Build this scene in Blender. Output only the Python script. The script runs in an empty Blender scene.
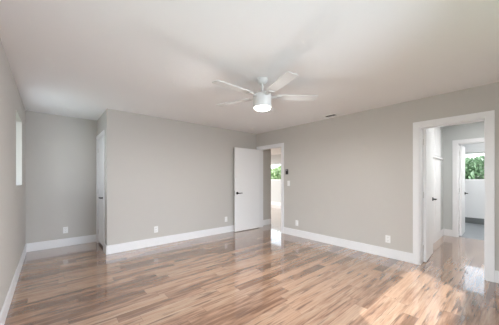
import bpy, bmesh, math, random
from mathutils import Vector, Matrix
PI = math.pi
random.seed(7)
S = bpy.context.scene
COL = S.collection

# ------------------------------------------------------------------ camera
F_PX, YAW, HORIZON, EYE = 231.2, math.radians(40.9), 179.0, 1.262
cam_d = bpy.data.cameras.new('camera')
cam = bpy.data.objects.new('camera', cam_d); COL.objects.link(cam)
cam_d.sensor_width = 36.0
cam_d.lens = 36.0 * F_PX / 499.0
cam_d.shift_y = (HORIZON - 162.5) / 499.0
cam_d.clip_start = 0.02
cam.location = (0, 0, EYE)
cam.rotation_euler = (PI / 2, 0, -YAW)
S.camera = cam

# ------------------------------------------------------------------ world, sun, daylight at the windows, added fill lights, exposure
world = bpy.data.worlds.new('sky'); S.world = world
world.use_nodes = True
wn = world.node_tree.nodes; wl = world.node_tree.links
for n in list(wn): wn.remove(n)
sky = wn.new('ShaderNodeTexSky'); sky.sky_type = 'NISHITA'
sky.sun_disc = False; sky.sun_elevation = math.radians(47.2); sky.sun_rotation = math.radians(216)
bgn = wn.new('ShaderNodeBackground'); bgn.inputs['Strength'].default_value = 0.28
won = wn.new('ShaderNodeOutputWorld')
hs = wn.new('ShaderNodeHueSaturation'); hs.inputs['Saturation'].default_value = 0.35; hs.inputs['Value'].default_value = 1.6
wl.new(sky.outputs[0], hs.inputs['Color']); wl.new(hs.outputs[0], bgn.inputs['Color']); wl.new(bgn.outputs[0], won.inputs['Surface'])

def sun(direction, energy, color, angle):
    d = bpy.data.lights.new('sun', 'SUN'); d.energy = energy; d.color = color; d.angle = angle
    o = bpy.data.objects.new('sun', d); COL.objects.link(o)
    o.rotation_euler = Vector(direction).to_track_quat('-Z', 'Y').to_euler()
sun((0.589, 0.808, -1.078), 6.0, (1.0, 0.985, 0.97), math.radians(0.7))

def area(name, loc, direction, sx, sy, energy, color=(1, 1, 1), spread=PI):
    d = bpy.data.lights.new(name, 'AREA'); d.shape = 'RECTANGLE'; d.size = sx; d.size_y = sy
    d.energy = energy; d.color = color; d.spread = spread
    o = bpy.data.objects.new(name, d); COL.objects.link(o)
    o.location = loc
    o.rotation_euler = Vector(direction).to_track_quat('-Z', 'Y').to_euler()
DAY = (0.86, 0.965, 1.11)
area('daylight_rear_window', (1.85, -0.60, 1.72), (-0.42, 1, -0.45), 1.75, 0.7, 34, DAY, math.radians(125))
area('fill_light_left', (-0.33, 0.50, 1.05), (1, 0.0, 0.2), 1.4, 1.4, 14, DAY)  # fill light, placed at the slider added beside the camera
area('daylight_left_window', (-0.300, 4.445, 1.645), (1, 0, 0), 0.78, 0.9, 4.5, DAY)
area('bathroom_fill_light', (8.0, -0.12, 2.42), (0, 0, -1), 0.6, 0.6, 26, (1, 1, 1))  # added fill to brighten the bathroom, no fixture modelled
area('hall_fill_light', (5.5, -0.15, 2.42), (0, 0, -1), 0.5, 0.5, 25, (1, 1, 1))  # fill light added out of view to lift the hall
area('far_room_fill_light', (5.6, 7.9, 2.42), (0, 0, -1), 1.5, 1.5, 170, (1, 1, 1))  # unseen fill added to brighten the far room

vs = S.view_settings
S.display_settings.display_device = 'sRGB'
vs.view_transform = 'Standard'; vs.look = 'None'; vs.gamma = 1.0; vs.use_curve_mapping = False
vs.exposure = 0.19
S.cycles.max_bounces = 12; S.cycles.diffuse_bounces = 8; S.cycles.glossy_bounces = 5
S.cycles.transparent_max_bounces = 12
S.cycles.sample_clamp_indirect = 0.0
S.cycles.blur_glossy = 0.0

# ------------------------------------------------------------------ materials
def new_mat(name):
    m = bpy.data.materials.new(name); m.use_nodes = True
    nt = m.node_tree
    return m, nt, nt.nodes['Principled BSDF']

def paint(name, col, rough=0.55, var=0.02, scale=3.0, spec=0.35, metal=0.0, bump=0.0):
    m, nt, b = new_mat(name)
    tc = nt.nodes.new('ShaderNodeNewGeometry')
    nz = nt.nodes.new('ShaderNodeTexNoise'); nz.inputs['Scale'].default_value = scale; nz.inputs['Detail'].default_value = 4
    nt.links.new(tc.outputs['Position'], nz.inputs['Vector'])
    mx = nt.nodes.new('ShaderNodeMix'); mx.data_type = 'RGBA'
    mx.inputs[6].default_value = (*[max(0, c * (1 - var)) for c in col], 1)
    mx.inputs[7].default_value = (*[min(1, c * (1 + var)) for c in col], 1)
    nt.links.new(nz.outputs['Fac'], mx.inputs[0])
    nt.links.new(mx.outputs[2], b.inputs['Base Color'])
    b.inputs['Roughness'].default_value = rough
    b.inputs['Specular IOR Level'].default_value = spec
    b.inputs['Metallic'].default_value = metal
    if bump:
        n2 = nt.nodes.new('ShaderNodeTexNoise'); n2.inputs['Scale'].default_value = 220
        nt.links.new(tc.outputs['Position'], n2.inputs['Vector'])
        bp = nt.nodes.new('ShaderNodeBump'); bp.inputs['Strength'].default_value = bump; bp.inputs['Distance'].default_value = 0.002
        nt.links.new(n2.outputs['Fac'], bp.inputs['Height']); nt.links.new(bp.outputs['Normal'], b.inputs['Normal'])
    return m

M = {}
M['wall'] = paint('greige_wall_paint', (0.545, 0.522, 0.490), 0.6, 0.012, 1.5, 0.3, bump=0.05)
M['hallwall'] = paint('cool_grey_wall_paint', (0.56, 0.575, 0.565), 0.6, 0.012, 1.5, 0.3, bump=0.05)
M['ceiling'] = paint('white_ceiling_paint', (0.86, 0.867, 0.875), 0.75, 0.008, 1.2, 0.2, bump=0.08)
M['trim'] = paint('white_trim_enamel', (0.80, 0.80, 0.81), 0.35, 0.008, 4, 0.45)
M['door'] = paint('white_door_paint', (0.83, 0.83, 0.835), 0.38, 0.008, 3, 0.45)
M['white'] = paint('white_plastic', (0.86, 0.86, 0.85), 0.35, 0.006, 8, 0.5)
M['fan'] = paint('white_fan_enamel', (0.66, 0.66, 0.65), 0.4, 0.006, 8, 0.45)
M['black'] = paint('black_metal', (0.014, 0.013, 0.012), 0.5, 0.1, 20, 0.3, 0.0)
M['blackplastic'] = paint('black_plastic', (0.012, 0.012, 0.013), 0.3, 0.1, 20, 0.5)
M['screen'] = paint('grey_display', (0.30, 0.31, 0.32), 0.2, 0.05, 20, 0.5)
M['slot'] = paint('dark_slot', (0.05, 0.05, 0.05), 0.6, 0.1, 20)
M['steel'] = paint('satin_steel', (0.55, 0.54, 0.52), 0.35, 0.05, 20, 0.5, 0.9)
M['tile'] = paint('grey_floor_tile', (0.26, 0.28, 0.30), 0.35, 0.1, 4, 0.5)
M['tilebase'] = paint('dark_grey_tile_base', (0.17, 0.18, 0.18), 0.4, 0.08, 6, 0.5)
M['closet'] = paint('closet_paint', (0.25, 0.23, 0.2), 0.8, 0.02)
M['bark'] = paint('bark', (0.13, 0.10, 0.075), 0.9, 0.3, 15)
M['lawn'] = paint('lawn', (0.10, 0.17, 0.05), 0.95, 0.4, 6)
M['stucco'] = paint('pale_stucco', (0.62, 0.60, 0.56), 0.9, 0.03, 30)

def leaf_mat(name, a, b_):
    m, nt, b = new_mat(name)
    g = nt.nodes.new('ShaderNodeNewGeometry')
    r = nt.nodes.new('ShaderNodeValToRGB')
    r.color_ramp.elements[0].color = (*a, 1); r.color_ramp.elements[1].color = (*b_, 1)
    nt.links.new(g.outputs['Random Per Island'], r.inputs['Fac'])
    nt.links.new(r.outputs['Color'], b.inputs['Base Color'])
    b.inputs['Roughness'].default_value = 0.5
    b.inputs['Subsurface Weight'].default_value = 0.0
    tr = nt.nodes.new('ShaderNodeBsdfTranslucent'); nt.links.new(r.outputs['Color'], tr.inputs['Color'])
    mx = nt.nodes.new('ShaderNodeMixShader'); mx.inputs[0].default_value = 0.4
    out = nt.nodes['Material Output']
    nt.links.new(b.outputs[0], mx.inputs[1]); nt.links.new(tr.outputs[0], mx.inputs[2])
    nt.links.new(mx.outputs[0], out.inputs['Surface'])
    return m
M['leaf'] = leaf_mat('green_leaves', (0.15, 0.27, 0.14), (0.36, 0.50, 0.33))
M['leafpale'] = leaf_mat('pale_green_leaves', (0.25, 0.40, 0.16), (0.60, 0.72, 0.42))

def glass_mat():
    m, nt, b = new_mat('window_glass')
    out = nt.nodes['Material Output']
    t = nt.nodes.new('ShaderNodeBsdfTransparent'); t.inputs[0].default_value = (0.97, 0.985, 0.98, 1)
    g = nt.nodes.new('ShaderNodeBsdfGlossy'); g.inputs['Roughness'].default_value = 0.02
    lw = nt.nodes.new('ShaderNodeLayerWeight'); lw.inputs['Blend'].default_value = 0.5
    pw = nt.nodes.new('ShaderNodeMath'); pw.operation = 'POWER'; pw.inputs[1].default_value = 4.0
    nt.links.new(lw.outputs['Facing'], pw.inputs[0])
    fr = nt.nodes.new('ShaderNodeMath'); fr.operation = 'MULTIPLY_ADD'; fr.inputs[1].default_value = 0.5; fr.inputs[2].default_value = 0.03
    nt.links.new(pw.outputs[0], fr.inputs[0])
    mx = nt.nodes.new('ShaderNodeMixShader')
    nt.links.new(fr.outputs[0], mx.inputs[0]); nt.links.new(t.outputs[0], mx.inputs[1]); nt.links.new(g.outputs[0], mx.inputs[2])
    nt.links.new(mx.outputs[0], out.inputs['Surface'])
    return m
M['glass'] = glass_mat()

def lamp_mat():
    m, nt, b = new_mat('lit_frosted_lens')
    b.inputs['Base Color'].default_value = (0.9, 0.88, 0.84, 1)
    b.inputs['Emission Color'].default_value = (1.0, 0.93, 0.82, 1)
    b.inputs['Emission Strength'].default_value = 3.2
    return m
M['lens'] = lamp_mat()

def floor_mat():
    m, nt, b = new_mat('wood_plank_floor')
    N, L = nt.nodes, nt.links
    PW, PL = 0.122, 0.9
    def math_(op, a, b2=None, c=None):
        n = N.new('ShaderNodeMath'); n.operation = op
        for i, v in enumerate((a, b2, c)):
            if v is None: continue
            if isinstance(v, (int, float)): n.inputs[i].default_value = v
            else: L.new(v, n.inputs[i])
        return n.outputs[0]
    g = N.new('ShaderNodeNewGeometry')
    sp = N.new('ShaderNodeSeparateXYZ'); L.new(g.outputs['Position'], sp.inputs[0])
    X, Y = sp.outputs[0], sp.outputs[1]
    yr = math_('DIVIDE', math_('ADD', Y, 0.03), PW)
    row = math_('FLOOR', yr); fy = math_('FRACT', yr)
    w1 = N.new('ShaderNodeTexWhiteNoise'); w1.noise_dimensions = '1D'; L.new(row, w1.inputs['W'])
    wl_ = N.new('ShaderNodeTexWhiteNoise'); wl_.noise_dimensions = '1D'; L.new(math_('ADD', row, 0.37), wl_.inputs['W'])
    plr = math_('ADD', 0.55, math_('MULTIPLY', wl_.outputs['Value'], 0.75))
    xr = math_('ADD', math_('DIVIDE', X, plr), math_('MULTIPLY', w1.outputs['Value'], 9.0))
    idx = math_('FLOOR', xr); fx = math_('FRACT', xr)
    cv = N.new('ShaderNodeCombineXYZ'); L.new(idx, cv.inputs[0]); L.new(row, cv.inputs[1])
    w3 = N.new('ShaderNodeTexWhiteNoise'); w3.noise_dimensions = '3D'; L.new(cv.outputs[0], w3.inputs['Vector'])
    rnd = w3.outputs['Value']
    rc = N.new('ShaderNodeSeparateColor'); L.new(w3.outputs['Color'], rc.inputs[0])
    ramp = N.new('ShaderNodeValToRGB'); cr = ramp.color_ramp
    K_ = (0.85, 0.765, 0.69)
    cols = [(0.0, (0.225, 0.135, 0.092)), (0.16, (0.32, 0.20, 0.142)), (0.36, (0.40, 0.262, 0.188)),
            (0.58, (0.46, 0.325, 0.24)), (0.8, (0.50, 0.375, 0.285)), (1.0, (0.56, 0.44, 0.345))]
    cr.elements[0].position = 0; cr.elements[0].color = (*[k * q for k, q in zip(K_, cols[0][1])], 1)
    cr.elements[1].position = 1; cr.elements[1].color = (*[k * q for k, q in zip(K_, cols[-1][1])], 1)
    for p, c in cols[1:-1]:
        e = cr.elements.new(p); e.color = (*[k * q for k, q in zip(K_, c)], 1)
    # broad figure inside a board, stretched along it
    def noise(sx, sy, detail, rough, zsrc):
        v = N.new('ShaderNodeCombineXYZ')
        L.new(math_('MULTIPLY', X, sx), v.inputs[0]); L.new(math_('MULTIPLY', Y, sy), v.inputs[1])
        L.new(math_('MULTIPLY', zsrc, 40.0), v.inputs[2])
        n = N.new('ShaderNodeTexNoise'); n.inputs['Scale'].default_value = 1.0
        n.inputs['Detail'].default_value = detail; n.inputs['Roughness'].default_value = rough
        n.inputs['Distortion'].default_value = 0.2
        L.new(v.outputs[0], n.inputs['Vector']); return n.outputs['Fac']
    fig = noise(2.2, 20.0, 4, 0.6, rnd)
    tone = math_('ADD', math_('MULTIPLY', rnd, 1.05), math_('MULTIPLY', math_('SUBTRACT', fig, 0.5), 2.3))
    tone = math_('ADD', tone, -0.05)
    L.new(tone, ramp.inputs['Fac'])
    # fine grain
    gr = noise(3.0, 75.0, 5, 0.65, rc.outputs[1])
    mr = N.new('ShaderNodeMapRange'); L.new(gr, mr.inputs[0])
    mr.inputs[1].default_value = 0.3; mr.inputs[2].default_value = 0.7; mr.inputs[3].default_value = 0.80; mr.inputs[4].default_value = 1.14
    # dark heartwood streaks
    st = noise(2.0, 22.0, 3, 0.55, rc.outputs[2])
    ms = N.new('ShaderNodeMapRange'); ms.interpolation_type = 'SMOOTHSTEP'; L.new(st, ms.inputs[0])
    ms.inputs[1].default_value = 0.55; ms.inputs[2].default_value = 0.68; ms.inputs[3].default_value = 0.0; ms.inputs[4].default_value = 0.85
    def mixc(fac, a, c, bt='MIX'):
        n = N.new('ShaderNodeMix'); n.data_type = 'RGBA'; n.blend_type = bt
        if isinstance(fac, (int, float)): n.inputs[0].default_value = fac
        else: L.new(fac, n.inputs[0])
        for i, v in ((6, a), (7, c)):
            if isinstance(v, tuple): n.inputs[i].default_value = (*v, 1)
            else: L.new(v, n.inputs[i])
        return n.outputs[2]
    red = N.new('ShaderNodeMapRange'); red.interpolation_type = 'SMOOTHSTEP'; L.new(rc.outputs[0], red.inputs[0])
    red.inputs[1].default_value = 0.55; red.inputs[2].default_value = 0.95; red.inputs[3].default_value = 0.0; red.inputs[4].default_value = 0.55
    c0 = mixc(red.outputs[0], ramp.outputs['Color'], (0.40, 0.22, 0.135))
    c1 = mixc(ms.outputs[0], c0, (0.13, 0.072, 0.05))
    cg = N.new('ShaderNodeCombineColor')
    for i in range(3): L.new(mr.outputs[0], cg.inputs[i])
    c2 = mixc(1.0, c1, cg.outputs[0], 'MULTIPLY')
    # seams between boards
    ey = math_('MULTIPLY', math_('MINIMUM', fy, math_('SUBTRACT', 1.0, fy)), PW)
    ex = math_('MULTIPLY', math_('MINIMUM', fx, math_('SUBTRACT', 1.0, fx)), PL)
    e = math_('MINIMUM', ey, ex)
    sm = math_('MULTIPLY', math_('LESS_THAN', e, 0.0013), 0.55)
    c3 = mixc(sm, c2, (0.09, 0.055, 0.04))
    L.new(c3, b.inputs['Base Color'])
    rr = N.new('ShaderNodeMapRange'); L.new(fig, rr.inputs[0])
    rr.inputs[3].default_value = 0.10; rr.inputs[4].default_value = 0.16
    L.new(rr.outputs[0], b.inputs['Roughness'])
    b.inputs['Specular IOR Level'].default_value = 0.5
    b.inputs['Coat Weight'].default_value = 1.0; b.inputs['Coat IOR'].default_value = 1.56; b.inputs['Coat Roughness'].default_value = 0.035
    return m
M['floor'] = floor_mat()

# ------------------------------------------------------------------ mesh helpers
def bx(bm, x0, x1, y0, y1, z0, z1, bevel=0.0):
    r = bmesh.ops.create_cube(bm, size=1.0)
    vsn = r['verts']
    bmesh.ops.scale(bm, vec=(x1 - x0, y1 - y0, z1 - z0), verts=vsn)
    bmesh.ops.translate(bm, vec=((x0 + x1) / 2, (y0 + y1) / 2, (z0 + z1) / 2), verts=vsn)
    if bevel:
        es = list({e for v in vsn for e in v.link_edges})
        bmesh.ops.bevel(bm, geom=es, offset=bevel, segments=2, profile=0.6, affect='EDGES')

def lathe(bm, prof, seg=32, axis='Z', origin=(0, 0, 0)):
    """prof: list of (radius, height)."""
    ax = {'Z': Matrix.Identity(4), 'Y': Matrix.Rotation(-PI / 2, 4, 'X'), 'X': Matrix.Rotation(PI / 2, 4, 'Y')}[axis]
    rings = []
    for r, h in prof:
        ring = []
        if r < 1e-5:
            ring = [bm.verts.new(ax @ Vector((0, 0, h)) + Vector(origin))]
        else:
            for i in range(seg):
                a = 2 * PI * i / seg
                ring.append(bm.verts.new(ax @ Vector((r * math.cos(a), r * math.sin(a), h)) + Vector(origin)))
        rings.append(ring)
    for a, b in zip(rings, rings[1:]):
        for i in range(seg):
            j = (i + 1) % seg
            vs_ = [a[i % len(a)], a[j % len(a)], b[j % len(b)], b[i % len(b)]]
            vs_ = list(dict.fromkeys(vs_))
            if len(vs_) >= 3: bm.faces.new(vs_)

def tube(bm, pts, rad, seg=10):
    pts = [Vector(p) for p in pts]
    rads = rad if isinstance(rad, (list, tuple)) else [rad] * len(pts)
    rings = []
    for i, p in enumerate(pts):
        t = (pts[min(i + 1, len(pts) - 1)] - pts[max(i - 1, 0)]).normalized()
        u = t.cross(Vector((0, 0, 1)))
        if u.length < 1e-3: u = t.cross(Vector((1, 0, 0)))
        u.normalize(); w = t.cross(u)
        rings.append([bm.verts.new(p + rads[i] * (math.cos(2 * PI * k / seg) * u + math.sin(2 * PI * k / seg) * w)) for k in range(seg)])
    for a, b in zip(rings, rings[1:]):
        for k in range(seg):
            bm.faces.new([a[k], a[(k + 1) % seg], b[(k + 1) % seg], b[k]])
    bm.faces.new(rings[0]); bm.faces.new(rings[-1][::-1])

def obj(name, bm, mat, parent=None, smooth=False):
    bmesh.ops.recalc_face_normals(bm, faces=bm.faces)
    me = bpy.data.meshes.new(name); bm.to_mesh(me); bm.free()
    me.materials.append(M[mat])
    if smooth:
        me.polygons.foreach_set('use_smooth', [True] * len(me.polygons))
        me.set_sharp_from_angle(angle=math.radians(38))
    o = bpy.data.objects.new(name, me); COL.objects.link(o)
    if parent: o.parent = parent
    return o

def boxes(name, mat, specs, parent=None, bevel=0.0):
    bm = bmesh.new()
    for s in specs: bx(bm, *s, bevel=bevel)
    return obj(name, bm, mat, parent)

def struct(name, mat, specs, label=None, bevel=0.0):
    o = boxes(name, mat, specs, bevel=bevel); o['kind'] = 'structure'
    if label: o['label'] = label
    return o

def tag(o, label, cat, group=None):
    o['label'] = label; o['category'] = cat
    if group: o['group'] = group
    return o

def empty(name, loc=(0, 0, 0), rz=0.0):
    o = bpy.data.objects.new(name, None); COL.objects.link(o)
    o.empty_display_size = 0.05
    o.location = loc; o.rotation_euler = (0, 0, rz); return o

# ------------------------------------------------------------------ dimensions
XL, XR, YB, YA, XP, YR, H = -0.309, 4.12, 4.479, 5.539, 0.729, -0.60, 2.44
T = 0.14
BH = 0.148   # baseboard height
D1 = (3.605, 4.385, 2.035)        # bedroom door in the right wall: y0, y1, head
D2 = (0.245, 0.941, 2.035)        # hall doorway in the right wall
DC = (4.745, 5.435, 2.045)        # closet door in the side of the bump
LW = (4.03, 4.86, 1.17, 2.12)     # left window: y0, y1, z0, z1
RW = (0.92, 2.78, 1.28, 2.32)     # rear window: x0, x1, z0, z1
SD = (-0.40, 1.45, 2.06)           # unseen slider added for fill light, left wall beside the camera: y0, y1, head
HX = 6.70                         # hall end wall
DF = (0.13, 0.845, 2.035)          # far doorway in the hall end wall
BX = 9.10                         # far wall of bathroom
BW = (-0.25, 1.03, 1.215, 2.03)   # its window
LX = 8.30                         # far wall of the living room
LIW = (6.55, 8.55, 1.20, 2.00)    # its window

# ------------------------------------------------------------------ setting: floor, ceiling, walls
struct('floor', 'floor', [(XL - T, HX + 0.06, YR - T, YA + T, -0.10, 0.0), (4.0, LX + T, YA + T, 9.6, -0.10, 0.0), (HX + 0.06, LX + T, 2.0, YA + T, -0.10, 0.0)])
struct('floor_bathroom', 'tile', [(HX + 0.06, BX + T, -0.9, 2.0, -0.10, 0.0)])
struct('ceiling', 'ceiling', [(XL - T, BX + T, YR - T, 9.6, H, H + 0.12)])

Z1 = H
struct('wall_left', 'wall', [
    (XL - T, XL, YR - T, SD[0], 0, Z1), (XL - T, XL, SD[0], SD[1], SD[2], Z1), (XL - T, XL, SD[1], LW[0], 0, Z1),
    (XL - T, XL, LW[0], LW[1], 0, LW[2]), (XL - T, XL, LW[0], LW[1], LW[3], Z1),
    (XL - T, XL, LW[1], YA + T, 0, Z1)])
struct('wall_rear', 'wall', [
    (XL, RW[0], YR - T, YR, 0, Z1), (RW[1], XR + T, YR - T, YR, 0, Z1),
    (RW[0], RW[1], YR - T, YR, 0, RW[2]), (RW[0], RW[1], YR - T, YR, RW[3], Z1)])
struct('wall_alcove', 'wall', [(XL, XP + 0.12, YA, YA + T, 0, Z1)])
struct('wall_closet', 'wall', [
    (XP, XP + 0.12, YB + 0.12, DC[0], 0, Z1), (XP, XP + 0.12, DC[1], YA, 0, Z1), (XP, XP + 0.12, DC[0], DC[1], DC[2], Z1)])
struct('wall_back', 'wall', [(XP, XR, YB, YB + 0.12, 0, Z1)])
struct('wall_right', 'wall', [
    (XR, XR + T, YR, D2[0], 0, Z1), (XR, XR + T, D2[0], D2[1], D2[2], Z1), (XR, XR + T, D2[1], D1[0], 0, Z1),
    (XR, XR + T, D1[0], D1[1], D1[2], Z1), (XR, XR + T, D1[1], YB + 0.12, 0, Z1)])
# beyond the bedroom
struct('wall_passage', 'wall', [(XR + T, 4.694, 4.50, 4.62, 0, Z1)])
struct('wall_closet_rear', 'closet', [(XP + 0.12, XR + T, YA, YA + T, 0, Z1), (2.0, 2.1, YB + 0.12, YA, 0, Z1)])
struct('wall_living', 'hallwall', [
    (LX, LX + T, 2.0, LIW[0], 0, Z1), (LX, LX + T, LIW[1], 9.6, 0, Z1),
    (LX, LX + T, LIW[0], LIW[1], 0, LIW[2]), (LX, LX + T, LIW[0], LIW[1], LIW[3], Z1)])
struct('wall_living_side', 'hallwall', [(4.0, LX, 9.5, 9.62, 0, Z1), (4.0, 4.12, YA + T, 9.5, 0, Z1), (XR + T, LX, 2.6, 2.72, 0, Z1)])
struct('wall_hall_left', 'hallwall', [(XR + T, HX, 1.08, 1.20, 0, Z1)])
struct('wall_hall_right', 'hallwall', [(XR + T, BX, -0.60, -0.48, 0, Z1)])
struct('wall_hall_end', 'hallwall', [
    (HX, HX + 0.12, -0.48, DF[0], 0, Z1), (HX, HX + 0.12, DF[1], 1.20, 0, Z1), (HX, HX + 0.12, DF[0], DF[1], DF[2], Z1)])
struct('wall_bathroom', 'trim', [
    (BX, BX + T, -0.6, BW[0], 0, Z1), (BX, BX + T, BW[1], 1.6, 0, Z1),
    (BX, BX + T, BW[0], BW[1], 0, BW[2]), (BX, BX + T, BW[0], BW[1], BW[3], Z1)])
struct('wall_bathroom_side', 'trim', [(HX + 0.12, BX, 1.48, 1.60, 0, Z1)])

# baseboards: flat board with an eased top edge
def baseboard(name, runs):
    bm = bmesh.new()
    for s in runs: bx(bm, *s, bevel=0.004)
    o = obj(name, bm, 'trim'); o['kind'] = 'structure'; return o
B = 0.015
struct('added_sun_shade', 'stucco', [(XL - T - 2.6, XL - T, YR - T, 9.6, H + 0.02, H + 0.12)])  # unseen roof added to keep sun off the left wall openings
baseboard('baseboard_left', [(XL, XL + B, SD[1] + 0.08, YA, 0, BH), (XL, XL + B, YR, SD[0] - 0.08, 0, BH)])
baseboard('baseboard_alcove', [(XL + B, XP, YA - B, YA, 0, BH)])
baseboard('baseboard_closet', [(XP - B, XP, YB - B, DC[0] - 0.072, 0, BH)])
baseboard('baseboard_back', [(XP, XR, YB - B, YB, 0, BH)])
baseboard('baseboard_rear', [(XL + B, XR - B, YR, YR + B, 0, BH)])
baseboard('baseboard_right', [(XR - B, XR, D2[1] + 0.072, D1[0] - 0.072, 0, BH), (XR - B, XR, YR, D2[0] - 0.072, 0, BH)])
baseboard('baseboard_passage', [(XR + T + 0.02, 4.694, 4.50 - B, 4.50, 0, BH)])
baseboard('baseboard_hall', [(XR + T, 5.02, 1.08 - B, 1.08, 0, BH), (6.32, HX, 1.08 - B, 1.08, 0, BH), (HX - B, HX, 0.92, 1.08 - B, 0, BH)])
baseboard('baseboard_living', [(LX - B, LX, 2.8, 9.4, 0, BH)])
o = boxes('baseboard_bathroom', 'tilebase', [(BX - 0.02, BX, -0.48, 1.48, 0, 0.16)]); o['kind'] = 'structure'

# ------------------------------------------------------------------ door casings (flat boards, mitre-free) with jamb lining and stop
def casing_X(name, x_face, thick, y0, y1, head, sides, cw=0.072, left_w=None):
    """opening in a wall X = x_face .. x_face+thick (thick may be negative)."""
    bm = bmesh.new()
    lo, hi = min(x_face, x_face + thick), max(x_face, x_face + thick)
    lw = left_w or cw
    for s in sides:
        a, b = (lo - 0.018, lo) if s < 0 else (hi, hi + 0.018)
        bx(bm, a, b, y0 - cw, y0 + 0.004, 0, head, bevel=0.003)
        bx(bm, a, b, y1 - 0.004, y1 + lw, 0, head, bevel=0.003)
        bx(bm, a, b, y0 - cw, y1 + lw, head - 0.004, head + cw - 0.004, bevel=0.003)
    j = 0.018
    bx(bm, lo, hi, y0, y0 + j, 0, head); bx(bm, lo, hi, y1 - j, y1, 0, head); bx(bm, lo, hi, y0 + j, y1 - j, head - j, head)
    o = obj(name, bm, 'trim'); o['kind'] = 'structure'; return o
casing_X('trim_1', XR, T, D1[0], D1[1], D1[2], (-1,), 0.072)
casing_X('trim_2', XR, T, D2[0], D2[1], D2[2], (-1, 1), 0.072)
casing_X('trim_3', XP, 0.12, DC[0], DC[1], DC[2], (-1,), 0.07)
casing_X('trim_4', HX, 0.12, DF[0], DF[1], DF[2], (-1,), 0.075)

# ------------------------------------------------------------------ doors: leaf with two lever handles and three hinges
def lever(parent, x, face, side, toward):
    """handle on a leaf lying in the local XZ plane; face = local y of the leaf face, side = -1/+1 outward."""
    z = 0.925
    h = bpy.data.objects.new('door_handle', None); COL.objects.link(h); h.parent = parent
    h.empty_display_size = 0.03; h.location = (x, face, z)
    h['label'] = 'black lever handle'
    bm = bmesh.new()
    lathe(bm, [(0, 0), (0.032, 0), (0.032, 0.006), (0.027, 0.011), (0, 0.011)], 24, 'Y')
    if side < 0: bmesh.ops.scale(bm, vec=(1, -1, 1), verts=bm.verts)
    obj('rose', bm, 'black', h, True)
    bm = bmesh.new()
    s = side
    tube(bm, [(0, s * 0.009, 0), (0, s * 0.032, 0), (toward * 0.004, s * 0.046, 0), (toward * 0.018, s * 0.052, 0), (toward * 0.07, s * 0.053, 0), (toward * 0.118, s * 0.050, 0)],
         [0.011, 0.011, 0.011, 0.010, 0.009, 0.008], 12)
    obj('lever', bm, 'black', h, True)

def door(name, pivot, rz, width, head, gap, th, swing_y, label):
    """leaf runs from the pivot along local +X; leaf thickness between local y = 0 and swing_y*th."""
    d = empty(name, (pivot[0], pivot[1], 0), rz); d['kind'] = 'structure'; d['label'] = label
    y0, y1 = sorted((0, swing_y * th))
    bm = bmesh.new(); bx(bm, 0.003, width, y0, y1, gap, head - 0.004, bevel=0.002)
    obj('leaf', bm, 'door', d)
    lever(d, width - 0.06, y0, -1, -1); lever(d, width - 0.06, y1, 1, -1)
    for z in (0.22, 1.02, 1.82):
        bm = bmesh.new(); lathe(bm, [(0, z - 0.045), (0.006, z - 0.045), (0.006, z + 0.045), (0, z + 0.045)], 12, 'Z', (-0.003, 0.0 if swing_y > 0 else 0.0, 0))
        obj('hinge', bm, 'steel', d, True)
    bm = bmesh.new(); bx(bm, width - 0.002, width + 0.0015, (y0 + y1) / 2 - 0.012, (y0 + y1) / 2 + 0.012, 0.87, 0.98)
    obj('latch_plate', bm, 'steel', d)
    return d
IN = 0.018
# bedroom door, hinged by the corner and swung back to stand parallel with the back wall
door('door_1', (XR - 0.022, D1[1] - 0.012, 0), PI - math.radians(1.0), 0.776, D1[2] - IN, 0.014, 0.036, 1, 'white flush door swung open in front of the back wall')
# hall doorway door, hinged on the corner side and swung into the hall
door('door_2', (XR + T + 0.006, D2[1] - IN - 0.002, 0), math.radians(3.6), 0.66, D2[2] - IN, 0.012, 0.036, -1, 'white flush door swung open into the hall at the right doorway')
# closet door, shut
door('door_3', (XP + 0.004, DC[1] - IN - 0.003, 0), -PI / 2, DC[1] - DC[0] - 2 * IN - 0.006, DC[2] - IN, 0.045, 0.036, 1, 'white closet door shut in the alcove side wall')
# far door, swung into the bathroom
door('door_4', (HX + 0.126, DF[1] - IN - 0.002, 0), math.radians(0.8), 0.64, DF[2] - IN, 0.012, 0.036, -1, 'white door swung open into the bathroom at the end of the hall')

# ------------------------------------------------------------------ windows
def window(name, axis, wall, out, u0, u1, z0, z1, mull=(), label=None):
    """frame and pane set 'out' metres along the wall normal axis from plane 'wall'."""
    d = empty(name, (0, 0, 0)); d['kind'] = 'structure'
    if label: d['label'] = label
    def b(bm, a0, a1, n0, n1, c0, c1):
        if axis == 'X': bx(bm, min(n0, n1), max(n0, n1), a0, a1, c0, c1, bevel=0.003)
        else: bx(bm, a0, a1, min(n0, n1), max(n0, n1), c0, c1, bevel=0.003)
    bm = bmesh.new(); n0, n1 = wall + out, wall + out * 1.35; f = 0.042
    b(bm, u0, u0 + f, n0, n1, z0, z1); b(bm, u1 - f, u1, n0, n1, z0, z1)
    b(bm, u0, u1, n0, n1, z0, z0 + f); b(bm, u0, u1, n0, n1, z1 - f, z1)
    for m_ in mull: b(bm, m_ - f / 2, m_ + f / 2, n0, n1, z0, z1)
    obj('window_frame', bm, 'white', d)
    es = [u0 + f] + sorted(mull) + [u1 - f]
    for a0, a1 in zip(es, es[1:]):
        bm = bmesh.new(); nm = wall + out * 1.15
        b(bm, a0, a1, nm, nm + 0.012, z0 + f, z1 - f)
        obj('pane', bm, 'glass', d)
    # white reveal lining the opening
    bm = bmesh.new(); s = 0.006
    b(bm, u0, u0 + s, wall, n0, z0, z1); b(bm, u1 - s, u1, wall, n0, z0, z1)
    b(bm, u0, u1, wall, n0, z0, z0 + s); b(bm, u0, u1, wall, n0, z1 - s, z1)
    obj('reveal', bm, 'trim', d)
    return d
window('window_1', 'X', XL, -0.10, *LW, label='small window in the left wall')
window('window_2', 'Y', YR, -0.10, RW[0], RW[1], RW[2], RW[3])
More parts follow.
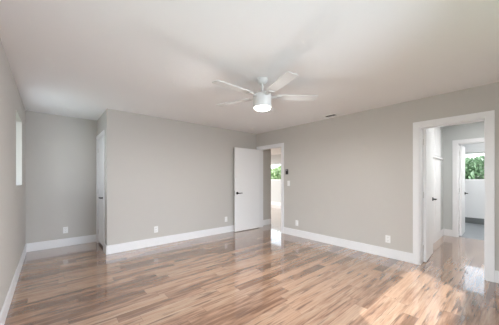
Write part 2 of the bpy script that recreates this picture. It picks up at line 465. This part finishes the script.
window('window_3', 'X', BX, 0.09, *BW, mull=(0.12,), label='window above the white lower wall, seen through both doorways')
window('window_4', 'X', LX, 0.09, *LIW, mull=(7.0,), label='window of the far room beyond the open bedroom door')
window('added_slider', 'X', XL, -0.10, SD[0], SD[1], 0.02, SD[2], mull=(0.525,))  # glazing of the slider added to let in fill light

# ------------------------------------------------------------------ ceiling fan
FX, FY = 1.90, 1.963
fan = tag(empty('ceiling_fan', (FX, FY, H)), 'white five-blade ceiling fan with a glowing round light, hanging from the ceiling', 'ceiling fan')
bm = bmesh.new(); lathe(bm, [(0, -0.001), (0.066, -0.001), (0.066, -0.02), (0.055, -0.045), (0.028, -0.064), (0, -0.064)], 36); obj('canopy', bm, 'fan', fan, True)
bm = bmesh.new(); lathe(bm, [(0, -0.055), (0.0125, -0.055), (0.0125, -0.18), (0, -0.18)], 20); obj('downrod', bm, 'fan', fan, True)
bm = bmesh.new(); lathe(bm, [(0, -0.150), (0.026, -0.150), (0.03, -0.162), (0.09, -0.172), (0.104, -0.185), (0.107, -0.225), (0.107, -0.300), (0.102, -0.312), (0, -0.312)], 40); obj('motor_housing', bm, 'fan', fan, True)
bm = bmesh.new(); lathe(bm, [(0.100, -0.310), (0.108, -0.313), (0.109, -0.330), (0.104, -0.338), (0.100, -0.335)], 40); obj('light_ring', bm, 'fan', fan, True)
bm = bmesh.new(); lathe(bm, [(0.101, -0.330), (0.098, -0.348), (0.085, -0.358), (0.05, -0.364), (0, -0.366)], 40); ln = obj('light_lens', bm, 'lens', fan, True); ln['label'] = 'glowing frosted light lens'
def blade_bm():
    bm = bmesh.new()
    # paddle outline: narrow root, widening, softly rounded square tip
    out = [(0.165, 0.046), (0.25, 0.056), (0.45, 0.063), (0.60, 0.065), (0.645, 0.062), (0.656, 0.052)]
    pts = out + [(x, -y) for x, y in reversed(out)]
    rot = Matrix.Rotation(math.radians(-7), 3, 'X')
    top = [bm.verts.new(rot @ Vector((x, y, 0.004))) for x, y in pts]
    bot = [bm.verts.new(rot @ Vector((x, y, -0.004))) for x, y in pts]
    bm.faces.new(top); bm.faces.new(bot[::-1])
    n = len(pts)
    for i in range(n): bm.faces.new([top[i], bot[i], bot[(i + 1) % n], top[(i + 1) % n]])
    return bm
def bracket_bm():
    bm = bmesh.new()
    rot = Matrix.Rotation(math.radians(-7), 3, 'X')
    bx(bm, 0.092, 0.19, -0.022, 0.022, -0.012, -0.004, bevel=0.003)
    bx(bm, 0.17, 0.225, -0.036, 0.036, -0.012, -0.0045, bevel=0.003)
    for v in bm.verts: v.co = rot @ v.co
    return bm
bl0 = br0 = None
for k in range(5):
    a = math.radians(-108.3 + 72 * k)
    if k == 0:
        bl0 = b_ = obj('blade', blade_bm(), 'fan', fan); br0 = c_ = obj('blade_bracket', bracket_bm(), 'fan', b_)
    else:
        b_ = bl0.copy(); COL.objects.link(b_); b_.parent = fan
        c_ = br0.copy(); COL.objects.link(c_); c_.parent = b_
    b_.location = (0, 0, -0.208); b_.rotation_euler = (0, 0, a)
ld = bpy.data.lights.new('fan_light', 'POINT'); ld.energy = 9; ld.color = (1, 0.98, 0.965); ld.shadow_soft_size = 0.03
lo = bpy.data.objects.new('fan_light', ld); COL.objects.link(lo); lo.location = (FX, FY, H - 0.402)

dd_ = bpy.data.lights.new('fan_lens_light', 'AREA'); dd_.shape = 'DISK'; dd_.size = 0.17; dd_.energy = 29; dd_.color = (1, 0.98, 0.965)
do = bpy.data.objects.new('fan_lens_light', dd_); COL.objects.link(do); do.location = (FX, FY, H - 0.37)

# ------------------------------------------------------------------ ceiling vent and small ceiling disc
vent = tag(empty('ceiling_vent', (3.945, 2.255, H)), 'white ceiling air vent with dark slots near the right wall', 'vent')
bm = bmesh.new(); w, l = 0.085, 0.135
bx(bm, -w, w, -l, -l + 0.03, -0.010, -0.001, 0.002); bx(bm, -w, w, l - 0.03, l, -0.010, -0.001, 0.002)
bx(bm, -w, -w + 0.03, -l + 0.03, l - 0.03, -0.010, -0.001, 0.002); bx(bm, w - 0.03, w, -l + 0.03, l - 0.03, -0.010, -0.001, 0.002)
obj('frame', bm, 'white', vent)
bm = bmesh.new(); bx(bm, -w + 0.03, w - 0.03, -l + 0.03, l - 0.03, -0.0025, -0.0008); obj('duct_opening', bm, 'slot', vent)
for k in range(6):
    bm = bmesh.new(); bx(bm, -w + 0.032, w - 0.032, -0.0055, 0.0055, -0.0008, 0.0008)
    for v in bm.verts: v.co = Matrix.Rotation(math.radians(35), 3, 'X') @ v.co
    s_ = obj('slat', bm, 'white', vent); s_.location = (0, -0.0875 + k * 0.035, -0.0065)
bm = bmesh.new(); lathe(bm, [(0, -0.001), (0.055, -0.001), (0.055, -0.012), (0.042, -0.026), (0.02, -0.03), (0, -0.03)], 28)
o = obj('smoke_detector', bm, 'white', None, True); o.location = (3.60, 4.06, H)
tag(o, 'small white round disc on the ceiling near the far corner', 'smoke detector')

# ------------------------------------------------------------------ outlets, switch, wall remote
def outlet(loc, rz, label):
    """duplex outlet facing local -Y."""
    d = tag(empty('wall_outlet', loc, rz), label, 'outlet', 'white outlets low on the walls')
    bm = bmesh.new(); bx(bm, -0.036, 0.036, -0.006, -0.0005, -0.059, 0.059, 0.002); obj('cover_plate', bm, 'white', d)
    for s in (-1, 1):
        bm = bmesh.new(); bx(bm, -0.017, 0.017, -0.0085, -0.005, s * 0.024 - 0.015, s * 0.024 + 0.015, 0.002)
        k = obj('socket', bm, 'white', d)
        bm = bmesh.new()
        bx(bm, -0.009, -0.006, -0.0092, -0.008, s * 0.024 - 0.004, s * 0.024 + 0.006)
        bx(bm, 0.006, 0.009, -0.0092, -0.008, s * 0.024 - 0.004, s * 0.024 + 0.006)
        bx(bm, -0.002, 0.002, -0.0092, -0.008, s * 0.024 - 0.011, s * 0.024 - 0.007)
        obj('slots', bm, 'slot', k)
    return d
outlet((0.231, YA, 0.305), 0, 'white wall outlet in the alcove, above its baseboard')
outlet((1.532, YB, 0.305), 0, 'white wall outlet in the middle of the bare wall beside the alcove')
outlet((3.147, YB, 0.315), 0, 'white wall outlet just left of the open white door')
outlet((XR, 3.161, 0.294), -PI / 2, 'white wall outlet below the black wall control')
outlet((XR, 1.353, 0.296), -PI / 2, 'white wall outlet just left of the right doorway')

sw = tag(empty('light_switch', (XR, 3.392, 1.165), -PI / 2), 'white light switch below the black wall control', 'light switch')
bm = bmesh.new(); bx(bm, -0.036, 0.036, -0.006, -0.0005, -0.059, 0.059, 0.002); obj('cover_plate', bm, 'white', sw)
bm = bmesh.new(); bx(bm, -0.017, 0.017, -0.010, -0.005, -0.033, 0.033, 0.002); obj('rocker', bm, 'white', sw)
rm = tag(empty('wall_control', (XR, 3.438, 1.425), -PI / 2), 'small black wall control beside the bedroom doorway', 'wall control')
bm = bmesh.new(); bx(bm, -0.036, 0.036, -0.018, -0.0005, -0.060, 0.060, 0.005); obj('body', bm, 'blackplastic', rm)
bm = bmesh.new(); bx(bm, -0.024, 0.024, -0.0195, -0.0175, 0.026, 0.050, 0.0005); obj('display', bm, 'screen', rm)

# ------------------------------------------------------------------ linen cupboard on the hall's left wall
cb = tag(empty('hall_cupboard', (5.67, 1.08, 0)), 'white cupboard on the hall wall behind the open hall door', 'cupboard')
CW = 0.60
bm = bmesh.new(); bx(bm, -CW, CW, -0.02, -0.001, 0.0, 2.36, 0.003); obj('body', bm, 'trim', cb)
bm = bmesh.new(); bx(bm, -CW, CW, -0.065, -0.018, 1.672, 1.70, 0.003); obj('ledge', bm, 'trim', cb)
for s in (-1, 1):
    x0, x1 = sorted((s * 0.006, s * (CW - 0.04)))
    for z0, z1 in ((0.16, 1.64), (1.73, 2.30)):
        bm = bmesh.new(); bx(bm, x0, x1, -0.035, -0.019, z0, z1, 0.003)
        bx(bm, x0 + 0.06, x1 - 0.06, -0.039, -0.034, z0 + 0.06, z1 - 0.06, 0.002)
        dd = obj('door', bm, 'door', cb)

# ------------------------------------------------------------------ outside: ground and trees beyond the windows
g_ = boxes('ground', 'lawn', [(-8, 40, -14, 30, -0.5, -0.15)]); g_['kind'] = 'structure'
def crown(bm, cx, cy, cz, rx, ry, rz, n, size):
    for _ in range(n):
        while True:
            p = Vector((random.uniform(-1, 1), random.uniform(-1, 1), random.uniform(-1, 1)))
            if 0.25 < p.length < 1: break
        c = Vector((cx + p.x * rx, cy + p.y * ry, cz + p.z * rz))
        q = Matrix.Rotation(random.uniform(0, 2 * PI), 3, 'Z') @ Matrix.Rotation(random.uniform(-1.2, 1.2), 3, 'X')
        s = size * random.uniform(0.6, 1.3)
        vv = [bm.verts.new(c + q @ Vector(t) * s) for t in ((0, -1, 0), (0.45, 0, 0.12), (0, 1, 0), (-0.45, 0, 0.12))]
        bm.faces.new(vv[:3]); bm.faces.new([vv[0], vv[2], vv[3]])
def tree(loc, crowns, leaf, label, trunk_h, branches, size=0.12):
    t = tag(empty('tree', loc), label, 'tree', 'trees outside the windows')
    bm = bmesh.new(); tube(bm, [(0, 0, 0), (0.03, 0.02, trunk_h * 0.5), (0, 0, trunk_h)], [0.12, 0.09, 0.05], 10)
    obj('trunk', bm, 'bark', t, True)
    for br in branches:
        bm = bmesh.new(); n = len(br); tube(bm, br, [0.055 * (1 - 0.7 * i / (n - 1)) for i in range(n)], 8); obj('branch', bm, 'bark', t, True)
    bm = bmesh.new()
    for c in crowns: crown(bm, *c, size)
    obj('foliage', bm, leaf, t)
tree((13.2, 1.4, -0.15), [(0, -0.2, 1.55, 1.0, 1.3, 0.75, 3200), (0.2, 1.2, 1.4, 0.9, 1.0, 0.9, 1800), (0.1, -1.4, 1.2, 0.9, 1.0, 0.9, 1600)], 'leaf',
     'leafy green tree outside the bathroom window', 1.7,
     [[(0, 0, 1.4), (0.0, -0.3, 1.9), (-0.1, -0.8, 2.3), (-0.1, -1.4, 2.42), (-0.1, -2.0, 2.40)], [(0, 0, 1.4), (0, 0.4, 1.9), (0, 1.0, 2.2)]])
tree((11.6, 9.6, -0.15), [(0, 0, 1.6, 1.0, 1.4, 0.75, 2200), (0.1, 1.4, 1.5, 0.9, 1.0, 0.8, 700), (0, -1.4, 1.4, 0.9, 1.0, 0.7, 700)], 'leafpale',
     'pale green tree outside the window of the far room', 1.8, [[(0, 0, 1.3), (0, -0.4, 1.8), (0, -0.8, 2.1)]])
